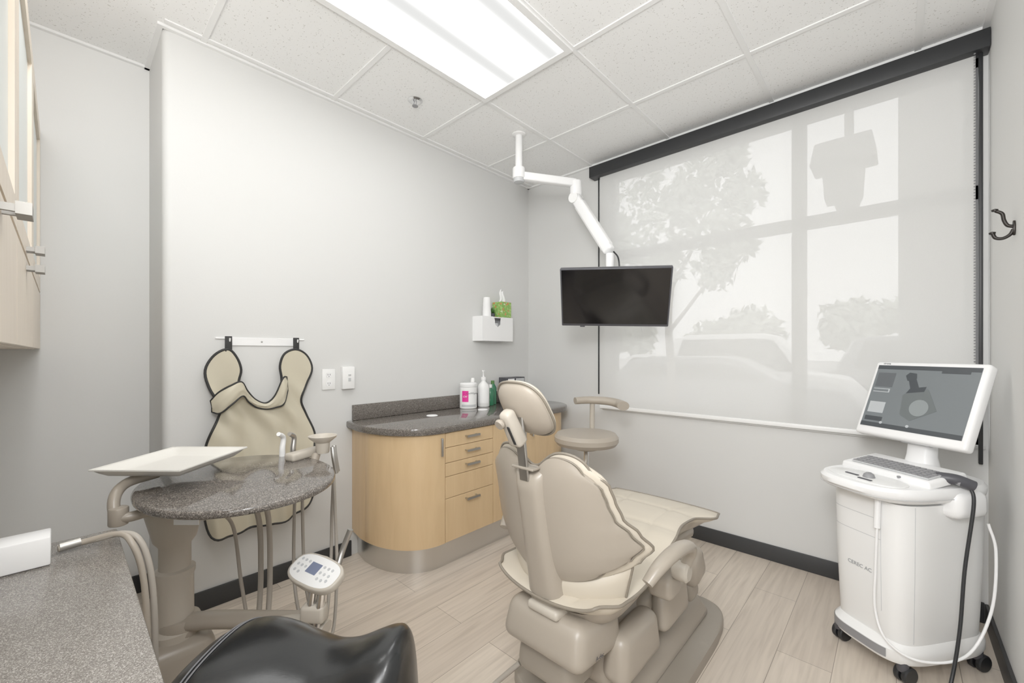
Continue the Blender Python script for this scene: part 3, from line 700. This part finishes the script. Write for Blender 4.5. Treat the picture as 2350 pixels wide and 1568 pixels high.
for i,(x,y) in enumerate([(-.072,.018),(-.056,.018),(-.04,.018),(-.072,0),(-.056,0),(-.04,0),(-.068,-.018),(-.050,-.020),(.025,.018),(.042,.018),(.058,.018),(.025,0),(.042,0),(.06,0),(.03,-.018),(.047,-.018),(.064,-.014)]):
    obj("key",lathe([(0,.0124),(.0045,.0124),(.0045,.0138),(0,.0138)],12,c=(x,y,0)),M['lgrey'],kp)
for k,(x,y) in enumerate([(-1.25,.50),(-1.225,.515)]):
    obj("syringe",tube([u((x,y,.545)),u((x-.004,y-.004,.50)),u((x-.01,y-.012,.44)),u((x-.015,y-.02,.375))],.0105,12,6,rfun=lambda t:.55+.6*math.sin(math.pi*min(1,t*.9+.1))),M['chrome'],U)
obj("syringe_holder",box(.07,.04,.05,.01),M['tanl'],U,u((-1.25,.50,.46)),(0,0,R(40)))
obj("hose",tube([u((-1.27,.62,.66)),u((-1.28,.60,.60)),u((-1.27,.58,.56))],.009,8),M['nickel'],U)
# ------------------------------------------------------------ saddle stool
S=thing("saddle_stool",(-.914,.326,0),"black leather saddle stool with stitched seams","stool",rotz=R(42.75))
stool_base(S,.26,M['dgrey'],.48,rot=.2)
ZA=[(-1,.48),(-.95,.545),(-.85,.587),(-.65,.612),(-.45,.616),(-.2,.608),(.05,.595),(.25,.590),(.45,.600),(.65,.621),(.8,.635),(.9,.634),(.96,.605),(1,.50)]
WA=[(-1,.10),(-.8,.175),(-.5,.20),(0,.17),(.5,.13),(.85,.11),(1,.07)]
def sad(u_,v_,s):
    a=-math.cos(math.pi*u_); b_=-math.cos(math.pi*v_)
    x=.245*a; w=cinterp(WA,a); ph=b_*math.pi/2*.98
    y=w*math.sin(ph); zt=cinterp(ZA,a)
    z=zt-.13*(1-math.cos(ph))**1.2
    if s<0: z=z-.03*(1-b_*b_)*(1-a*a)-.01
    return Vector((x,y,z))
obj("seat",surf(sad,72,40),M['leather'],S)
for a0 in (-.70,-.655):
    pts=[]
    for i in range(41):
        b_=-.9+1.8*i/40; uu=math.acos(-(a0+.05*b_*b_))/math.pi; vv=math.acos(-b_)/math.pi
        p=sad(uu,vv,1); p.z+=.0014; pts.append(p)
    obj("seam",tube(pts,.0018,6,1,smooth=False),M['thread'],S)
obj("seat_plate",box(.2,.16,.02,.004,c=(0,0,.48)),M['dgrey'],S)
# ------------------------------------------------------------ near counter, upper cabinets
CT=thing("side_worktop",(-.85,-.17,.77),"speckled grey-brown stone worktop with square edge","countertop")
obj("slab",bbox(-.49,.46,-.249,.257,0,.04,.004),M['granite2'],CT)
obj("backsplash",bbox(-.49,.46,-.249,-.232,.04,.14,.003),M['granite2'],CT)
CB=thing("side_cabinet",(-.85,-.17,0),"pale maple base cabinet under the stone worktop","cabinet")
obj("body",bbox(-.46,.45,-.249,.21,.10,.769),M['maplel'],CB)
obj("toe_kick",bbox(-.44,.44,-.24,.16,0,.10),M['black'],CB)
for i in range(2):
    d=obj("door",bbox(-.455+i*.455,-.003+i*.455,.21,.228,.11,.765,.002),M['maplel'],CB)
    obj("handle",box(.10,.01,.012,.003,c=(-.23+i*.455,.25,.72)),M['nickel'],d)
UC=thing("wall_cabinet",(-2.829,-.419,1.235),"pale maple wall cabinet with frosted glass upper doors","cabinet")
obj("body",bbox(0,2.13,0,.335,0,.985),M['maplel'],UC)
def pull(d,xc,zc):
    obj("handle",boxes([(xc-.025,xc+.025,.368,.386,zc-.010,zc+.010),(xc-.02,xc-.012,.352,.370,zc-.006,zc+.006),(xc+.012,xc+.02,.352,.370,zc-.006,zc+.006)]),M['grey2'],d)
for i in range(3):
    x0=.003+i*.71; x1=x0+.704; xc=(x0+x1)/2
    d=obj("door",bbox(x0,x1,.335,.352,.002,.245,.0015,1),M['maplel'],UC)
    if i>0: pull(d,xc,.218)
    d=obj("door",boxes([(a0,a1,.335,.352,z0,z1) for a0,a1,z0,z1 in [(x0,x0+.06,.255,.98),(x1-.06,x1,.255,.98),(x0+.06,x1-.06,.255,.315),(x0+.06,x1-.06,.92,.98)]]),M['maplel'],UC,label="maple framed frosted glass door")
    obj("glass_panel",bbox(x0+.06,x1-.06,.338,.343,.315,.92),M['frost'],d)
    if i==1: pull(d,xc,.27)
B=thing("white_storage_box",(-1.232,-.16,.8105),"plain white rectangular box on the stone worktop","box")
obj("housing",bbox(-.032,.032,-.15,.145,0,.054,.003),M['whitegl'],B)
Hs=thing("suction_hoses",(-1.24,-.01,.8105),"pair of taupe hoses looping off the worktop","hose")
for k in range(2):
    q=k*.013
    obj("hose",tube([(-.012-q,.004,.010),(-.018+q*.2,.040+q,.011),(.005+q*.3,.092+q*.6,.018),(.035-q*.4,.112+q,.0),(.052-q*.4,.128+q,-.07),(.060-q*.4,.134+q,-.20),(.05-q*.4,.135+q,-.45),(.04-q*.5,.14+q,-.78)],.0060,9,7),M['hose'] if k else M['tan'],Hs)
obj("hose_fitting",tube([(-.014,.006,.012),(-.018,.036,.013)],.009,12,2),M['nickel'],Hs)
# ------------------------------------------------------------ scanner cart
K=thing("scanner_cart",(.03,2.32,0),"white wheeled dental scanner cart with screen and keyboard","medical cart",rotz=math.atan2(-.586,.81))
def loft(secs,seg=64):
    bm=bmesh.new(); rings=[]
    for (a,b_,z,yo,n) in secs: rings.append([bm.verts.new((p[0],p[1]+yo,z)) for p in superell(a,b_,n,seg)])
    for A_,B_ in zip(rings,rings[1:]):
        for i in range(seg):
            j=(i+1)%seg; bm.faces.new((A_[i],A_[j],B_[j],B_[i]))
    bm.faces.new(rings[0]); bm.faces.new(rings[-1]); return finish(bm,sharp=40)
BN=4.6
body=obj("body",loft([(.134,.202,.10,0,BN),(.140,.208,.12,0,BN),(.150,.218,.40,0,BN),(.154,.222,.66,0,BN)]),M['white'],K)
obj("bumper",loft([(.150,.230,.075,0,3.8),(.156,.238,.09,0,3.8),(.156,.238,.122,0,3.8),(.142,.212,.145,0,4)]),M['white'],K)
def band(a,b_,z0,z1,t0,t1,n=2.8,seg=30,y=0,a1=None,b1=None):
    a1=a1 or a; b1=b1 or b_
    bm=bmesh.new(); q=[]
    for i in range(seg+1):
        t=t0+(t1-t0)*i/seg; c,s=math.cos(t),math.sin(t)
        fx_=math.copysign(abs(c)**(2/n),c); fy_=math.copysign(abs(s)**(2/n),s)
        q.append((bm.verts.new((a*fx_,b_*fy_+y,z0)),bm.verts.new((a1*fx_,b1*fy_+y,z1))))
    for A_,B_ in zip(q,q[1:]): bm.faces.new((A_[0],B_[0],B_[1],A_[1]))
    return finish(bm,sharp=60)
obj("bumper_strip",band(.1575,.2395,.088,.120,R(190),R(292),3.8),M['grey'],K)
def seam_h(z,t0,t1):
    f_=(z-.40)/.26; a=.150+.004*f_+.0008; b_=.218+.004*f_+.0008
    obj("panel_seam",band(a,b_,z,z+.002,R(t0),R(t1),BN),M['lgrey'],K)
seam_h(.585,222,279); seam_h(.510,222,279)
for (t_,z0,z1) in [(222,.24,.62),(279,.24,.62),(330,.15,.655)]:
    c_,s_=math.cos(R(t_)),math.sin(R(t_)); kx=math.copysign(abs(c_)**(2/BN),c_); ky=math.copysign(abs(s_)**(2/BN),s_)
    def P_(z):
        f_=(z-.40)/.26
        a=(.150+.004*f_) if z>=.4 else .140+.010*(z-.12)/.28; b_=(.218+.004*f_) if z>=.4 else .208+.010*(z-.12)/.28
        return (a*kx,b_*ky,z)
    obj("panel_seam",tube([P_(z0),P_((z0+.4)/2),P_(.4),P_(z1)],.0010,5,6,smooth=False),M['lgrey'],K)
text(K,"lettering","CEREC AC",.020,(-.012,-.2182,.375),(R(90),0,0),mat("logo_grey",(.30,.31,.32),.4))
deck=obj("deck",loft([(.150,.225,.664,-.015,3.6),(.175,.262,.680,-.03,3.2),(.183,.275,.699,-.035,3.0),(.183,.275,.715,-.035,3.0),(.174,.265,.727,-.035,3.0)]),M['whitegl'],K)
obj("deck_inlay",extrude([(a,b_-.20) for a,b_ in superell(.135,.075,2.4,40)],.727,.7305,.001),M['white'],K)
obj("deck_rim",band(.1835,.2755,.690,.6925,R(180),R(360),3.0,40,-.035),M['lgrey'],K)
obj("trackball",lathe([(0,-.012),(.02,0),(.016,.012),(.008,.018),(0,.019)],20),M['grey'],K,(.01,-.20,.731))
obj("mouse_button",box(.05,.012,.004,.002,c=(-.04,-.22,.732)),M['dgrey'],K)
obj("mouse_button",box(.05,.012,.004,.002,c=(.03,-.245,.732)),M['dgrey'],K)
obj("keyboard_tray",box(.33,.19,.03,.008,top=(.97,.95)),M['whitegl'],K,(0,-.035,.749),(R(8),0,0))
kb=obj("keyboard",box(.28,.095,.006,.002),M['lgrey'],K,(.01,-.065,.764),(R(8),0,0))
ks=[]
for r_ in range(5):
    for c_ in range(14):
        x=-.129+c_*.0198; y=-.036+r_*.018; ks.append((x-.008,x+.008,y-.007,y+.007,.003,.0055))
o=obj("keys",boxes(ks),M['grey'],kb); o["kind"]="stuff"
obj("monitor_neck",loft([(.06,.05,.73,.08,2.5),(.045,.04,.80,.08,2.5),(.045,.03,.90,.09,2.5)]),M['whitegl'],K)
obj("neck_hinge",lathe([(0,-.05),(.022,-.05),(.022,.05),(0,.05)],20,'X',c=(0,.055,.865)),M['lgrey'],K)
mo=obj("monitor",box(.396,.045,.338,.012),M['whitegl'],K,(0,.068,1.015),(R(-22),0,0))
sc=mat("software_viewport_grey",(.09,.10,.105),.25,emit=((.20,.22,.225),.4))
obj("screen",box(.360,.003,.284,0,c=(0,-.0230,.008)),sc,mo)
sd=mat("software_bar_dark",(.04,.045,.05),.3,emit=((.05,.055,.06),.3)); sl=mat("software_light",(.35,.37,.38),.3,emit=((.5,.52,.53),.25)); s2=mat("software_mid",(.06,.065,.07),.3,emit=((.12,.13,.135),.4))
def px(n,x0,x1,z0,z1,m_,y=-.0250): obj(n,bbox(x0,x1,y-.0003,y,z0,z1),m_,mo)
px("screen_toolbar",-.180,.180,.132,.150,sd); px("screen_toolbar",-.180,.180,-.134,-.115,sd)
px("screen_panel",-.170,-.10,.05,.115,s2); px("screen_panel",-.170,-.105,.025,.042,sl); px("screen_panel",-.170,-.11,.028,.039,sc,-.0254)
px("screen_panel",-.168,-.105,-.07,-.02,sl); px("screen_panel",-.170,-.10,-.107,-.087,sd); px("screen_tab",.06,.15,.122,.132,sd)
def poly(n,pts,m_,y=-.0257): obj(n,extrude(pts,y-.0003,y,0,plane='XZ'),m_,mo)
s3=mat("software_model_grey",(.07,.08,.08),.3,emit=((.10,.11,.11),.6)); s4=mat("software_model_dark",(.03,.035,.04),.3,emit=((.05,.055,.06),.4)); s5=mat("software_model_light",(.13,.145,.145),.3,emit=((.24,.26,.26),.5))
poly("screen_image",[(-.050,.022),(.035,.050),(.082,-.035),(-.0,-.088),(-.040,-.066)],s3)
poly("screen_image",[(-.04,.028),(-.03,.05),(.025,.062),(.022,.04)],s4,-.0261)
poly("screen_image",[(-.03,.05),(-.045,.088),(-.02,.096),(.0,.056)],s4,-.0261)
poly("screen_image",[(-.048,.082),(-.06,.105),(-.048,.12),(-.022,.116),(-.017,.095)],s4,-.0263)
poly("screen_image",[(a+.02,b_-.030) for a,b_ in superell(.033,.035,2,24)],s5,-.0263)
poly("screen_icon",[(a-.10,b_-.112) for a,b_ in superell(.006,.006,2,16)],sl,-.0261)
poly("screen_icon",[(a+.0,b_-.112) for a,b_ in superell(.006,.006,2,16)],sl,-.0261)
text(mo,"lettering","sirona",.012,(-.15,-.0228,.159),(R(90),0,0),M['dgrey'])
for x,y in [(-.125,-.18),(.115,-.18),(.12,.17),(-.11,.17)]:
    cs=obj("caster_fork",cyl(.018,.05,16,.003,c=(x,y,.045)),M['dgrey'],K)
    for s in (-.013,.013): obj("caster_wheel",lathe([(0,-.009),(.028,-.009),(.032,-.005),(.032,.005),(.028,.009),(0,.009)],24,'X',c=(x+s,y+.012,.0325)),M['blackmetal'],cs)
obj("wand_holder",box(.09,.16,.10,.03,top=(1,.95)),M['whitegl'],K,(.155,.03,.665))
obj("scanner_wand",tube([(.06,-.13,.742),(.10,-.08,.750),(.135,-.04,.757),(.18,-.01,.75)],.013,12,6,flat=.8,rfun=lambda t:.45+.9*t),M['grey'],K)
obj("wand_body",tube([(.13,-.045,.757),(.17,-.015,.757),(.20,.02,.74)],.020,14,6),M['dgrey'],K)
obj("cable",tube([(.195,.01,.74),(.212,.0,.68),(.205,-.03,.45),(.21,-.06,.25),(.215,-.10,.10),(.23,-.16,.02),(.23,-.22,.008)],.0055,9,8),M['blackmetal'],K,label="black cable")
obj("cable",tube([(.07,-.235,.66),(.07,-.24,.55),(.065,-.24,.40),(.068,-.245,.25),(.11,-.245,.16),(.17,-.18,.12),(.215,-.04,.15),(.225,.06,.30),(.215,.10,.50),(.20,.09,.60)],.0045,9,8),M['whitegl'],K,label="white cable")
obj("cable_plug",tube([(.07,-.235,.672),(.07,-.238,.61),(.07,-.24,.56)],.0105,12,3),M['whitegl'],K)
obj("cable_plug",cyl(.007,.03,12,c=(.07,-.235,.66)),M['dgrey'],K)
# ------------------------------------------------------------ coat hook
Hk=thing("coat_hook",(XR,2.25,1.655),"dark bronze double coat hook on the wall","coat hook")
bz=mat("dark_bronze",(.028,.024,.021),.4,.6)
obj("back_plate",extrude([(a,b_) for a,b_ in superell(.013,.026,2,24)],-.006,-.000,.0015,plane='YZ'),bz,Hk)
obj("hook",tube([(-.004,0,.005),(-.018,0,.012),(-.026,0,.032),(-.030,0,.055),(-.045,0,.068)],.0055,10,6),bz,Hk)
obj("hook",tube([(-.004,0,-.005),(-.012,0,-.022),(-.028,0,-.032),(-.045,0,-.028),(-.052,0,-.012)],.0055,10,6),bz,Hk)
obj("hook_tip",lathe([(0,-.005),(.008,-.003),(.009,.003),(0,.007)],16,c=(-.047,0,.070)),bz,Hk)
obj("hook_tip",lathe([(0,-.005),(.008,-.003),(.009,.003),(0,.007)],16,c=(-.053,0,-.010)),bz,Hk)
# ------------------------------------------------------------ outside
asph=mat("asphalt",(.46,.46,.46),.9); foliage=mat("hazed_tree_leaves",(.44,.47,.40),.8,var=(2,.25)); bark=mat("bark",(.32,.29,.27),.9); stone=mat("stone_cladding",(.27,.26,.25),.9,bump=(6,.8),var=(5,.2))  # leaf colour is paled so that haze is painted in
obj("parking_lot",bbox(-60,60,3.4,90,-.35,-.25),asph,label="grey asphalt parking lot outside the window",cat="parking lot",kind="stuff")
def leafball(bm,c,r,n,ls):
    for i in range(n):
        d=Vector((random.gauss(0,1),random.gauss(0,1),random.gauss(0,1))); d.normalize(); p=Vector(c)+d*r*random.random()**.4
        q=Vector((random.gauss(0,1),random.gauss(0,1),random.gauss(0,1))).normalized()*ls; w2=q.cross(d)
        if w2.length<1e-4: continue
        w2=w2.normalized()*ls*.5
        bm.faces.new([bm.verts.new(p-q),bm.verts.new(p+w2),bm.verts.new(p+q),bm.verts.new(p-w2)])
TRE=thing("tree",(-2.45,6.1,-.249),"leafy young tree beside the parking lot","tree")
obj("trunk",tube([(0,0,.01),(.02,0,1.0),(-.03,0,2.0),(.05,0,2.8),(0,0,3.6)],.065,10,6,rfun=lambda t:1.2-.8*t),bark,TRE)
for b_ in [[(0,0,1.8),(.4,0,2.3),(.8,.1,2.9)],[(0,0,2.0),(-.5,.1,2.5),(-.9,.1,3.0)],[(0,0,2.4),(.3,.2,3.1),(.5,.2,3.7)]]:
    obj("branch",tube(b_,.035,8,5,rfun=lambda t:1-.7*t),bark,TRE)
bm=bmesh.new()
for c,r in [((0,0,3.4),.55),((.65,0,3.2),.42),((-.7,0,3.1),.5),((.5,0,3.9),.42),((-.4,0,4.0),.5),((.95,.1,3.6),.3),((-1.2,0,3.6),.4),((.6,0,2.6),.3),((-.1,0,2.8),.35),((.9,0,2.9),.25),((.8,0,4.1),.25),((.2,0,3.65),.35),((-.9,0,3.4),.35)]: leafball(bm,c,r,260,.075)
obj("foliage",finish(bm),foliage,TRE)
for k,(x,y,r,h) in enumerate([(-17,34,3.6,4.6),(-9,34,3.8,4.8),(-25,36,3.8,5),(-1.5,36,3.4,5.0),(6,36,3.6,3.6),(14,40,3.8,4)]):
    t=thing("distant_tree",(x,y,-.249),"hazy rounded tree beyond the parking lot","tree",group="trees beyond the parking lot")
    obj("trunk",cyl(.25,h*.4,10),bark,t)
    bm=bmesh.new()
    for i in range(9):
        leafball(bm,(random.uniform(-r*.6,r*.6),random.uniform(-.8,.8),h*.60+random.uniform(-.12,.18)*h),r*.38,170,.4)
    for v in bm.verts: v.co.z=max(v.co.z,.1)
    obj("foliage",finish(bm),foliage,t)
def car(x,y,rot,colr,label,suv=False):
    t=thing("parked_car",(x,y,-.249),label,"car",rotz=rot,group="cars in the parking lot")
    hh=1.9 if suv else 1.4
    ol=[(-2.2,.35),(-2.25,.75),(-2.05,.95),(-1.9,1.0),(-1.5,hh-.08),(-1.2,hh),(.4,hh),(.7,hh-.06),(1.25,1.02),(2.0,.92),(2.2,.7),(2.22,.35)]
    if not suv: ol[3]=(-1.6,.98); ol[4]=(-1.0,hh-.06); ol[5]=(-.7,hh)
    obj("body",extrude(ol,-.85,.85,.05,plane='XZ'),colr,t)
    g=[(-1.55+(0 if suv else .45),1.05),(-1.3+(0 if suv else .45),hh-.12),(.4,hh-.12),(.62,hh-.16),(1.05,1.05)]
    for s in (-1,1): obj("side_window",extrude(g,s*.86-.01,s*.86+.01,plane='XZ'),M['screen'],t)
    for sx_ in (-1.4,1.4):
        for s in (-.75,.75): obj("wheel",lathe([(0,-.1),(.28,-.1),(.32,-.07),(.32,.07),(.28,.1),(0,.1)],24,'Y',c=(sx_,s,.32)),M['blackmetal'],t)
cw=mat("white_car_paint",(.90,.90,.90),.3); cd=mat("dark_car_paint",(.20,.205,.22),.3); cg=mat("silver_car_paint",(.45,.46,.48),.3)
car(-2.7,11.5,.1,cw,"white sport utility vehicle in the parking lot",True)
car(-6.5,15.5,.1,cw,"white sedan in the parking lot",False)
car(-2.6,8.0,.12,cd,"dark sedan parked near the window",False)
car(.6,15.5,.1,cd,"dark sport utility vehicle in the parking lot",True)
car(2.6,10.8,.2,cg,"silver sedan in the parking lot",False)
PC=thing("exterior_column",(.56,3.80,-.245),"rough stone exterior column outside the window","column")
obj("shaft",box(1.10,.5,4.5,.02,c=(0,0,2.25)),stone,PC)
obj("plinth",box(1.16,.56,.6,.03,c=(0,0,.3)),stone,PC)
LN=thing("exterior_lantern",(-.27,3.7,2.30),"dark hanging exterior lantern outside the window","lantern")
obj("cap",box(.36,.3,.16,.01,top=(.85,.8),c=(0,0,.30)),stone,LN)
obj("body",box(.20,.18,.26,.01,top=(1.15,1.1),c=(0,0,.11)),stone,LN)
obj("finial",box(.12,.12,.07,.01,top=(1.2,1.2),c=(.02,0,-.05)),stone,LN)
obj("hanger",box(.05,.05,1.6,.01,c=(0.03,0,1.15)),stone,LN)
# ------------------------------------------------------------ lights/world/camera
w=bpy.data.worlds.new("sky"); scene.world=w; w.use_nodes=True
w.node_tree.nodes["Background"].inputs[0].default_value=(1,1,1,1); w.node_tree.nodes["Background"].inputs[1].default_value=2.5
def area(name,loc,target,sx_,sy_,e):
    l=bpy.data.lights.new(name,'AREA'); l.shape='RECTANGLE'; l.size=sx_; l.size_y=sy_; l.energy=e; l.color=(1,1,1)
    o=bpy.data.objects.new(name,l); COL.objects.link(o); o.location=loc
    o.rotation_euler=(Vector(target)-Vector(loc)).to_track_quat('-Z','Y').to_euler(); return o
area("added_hall_fill",(-.02,-.8,2.0),(-.5,1.9,1.1),.6,.8,22)  # unseen fill added behind the camera to brighten the room
area("added_uplight_fill",(-1.5,-.25,2.24),(-1.5,.25,2.7),1.6,.25,2.5)  # invented lamp over the cabinet, added to lift ceiling and recess
area("added_alcove_fill",(-1.5,-.06,2.34),(-2.83,.10,.9),.3,.12,4.5)  # added out-of-frame source that brightens the dim recess wall
area("added_camera_fill",(-.12,.03,2.0),(-2.7,.15,.6),.3,.3,7)  # soft fill added near the camera, aimed at the left side
area("added_camera_fill",(-.05,-.1,1.75),(-.6,1.7,2.7),.3,.3,17)  # second added fill, aimed up to brighten the ceiling
cam=bpy.data.cameras.new("camera"); co=bpy.data.objects.new("camera",cam); COL.objects.link(co)
co.location=(0,0,1.221); co.rotation_euler=(R(90),0,R(42.75))
cam.sensor_width=36; cam.clip_start=.02
cam.lens=36*954.1/2350; cam.shift_y=(809-784)/2350
scene.camera=co
scene.view_settings.view_transform='Standard'
scene.view_settings.exposure=-.03
scene.view_settings.gamma=1.15
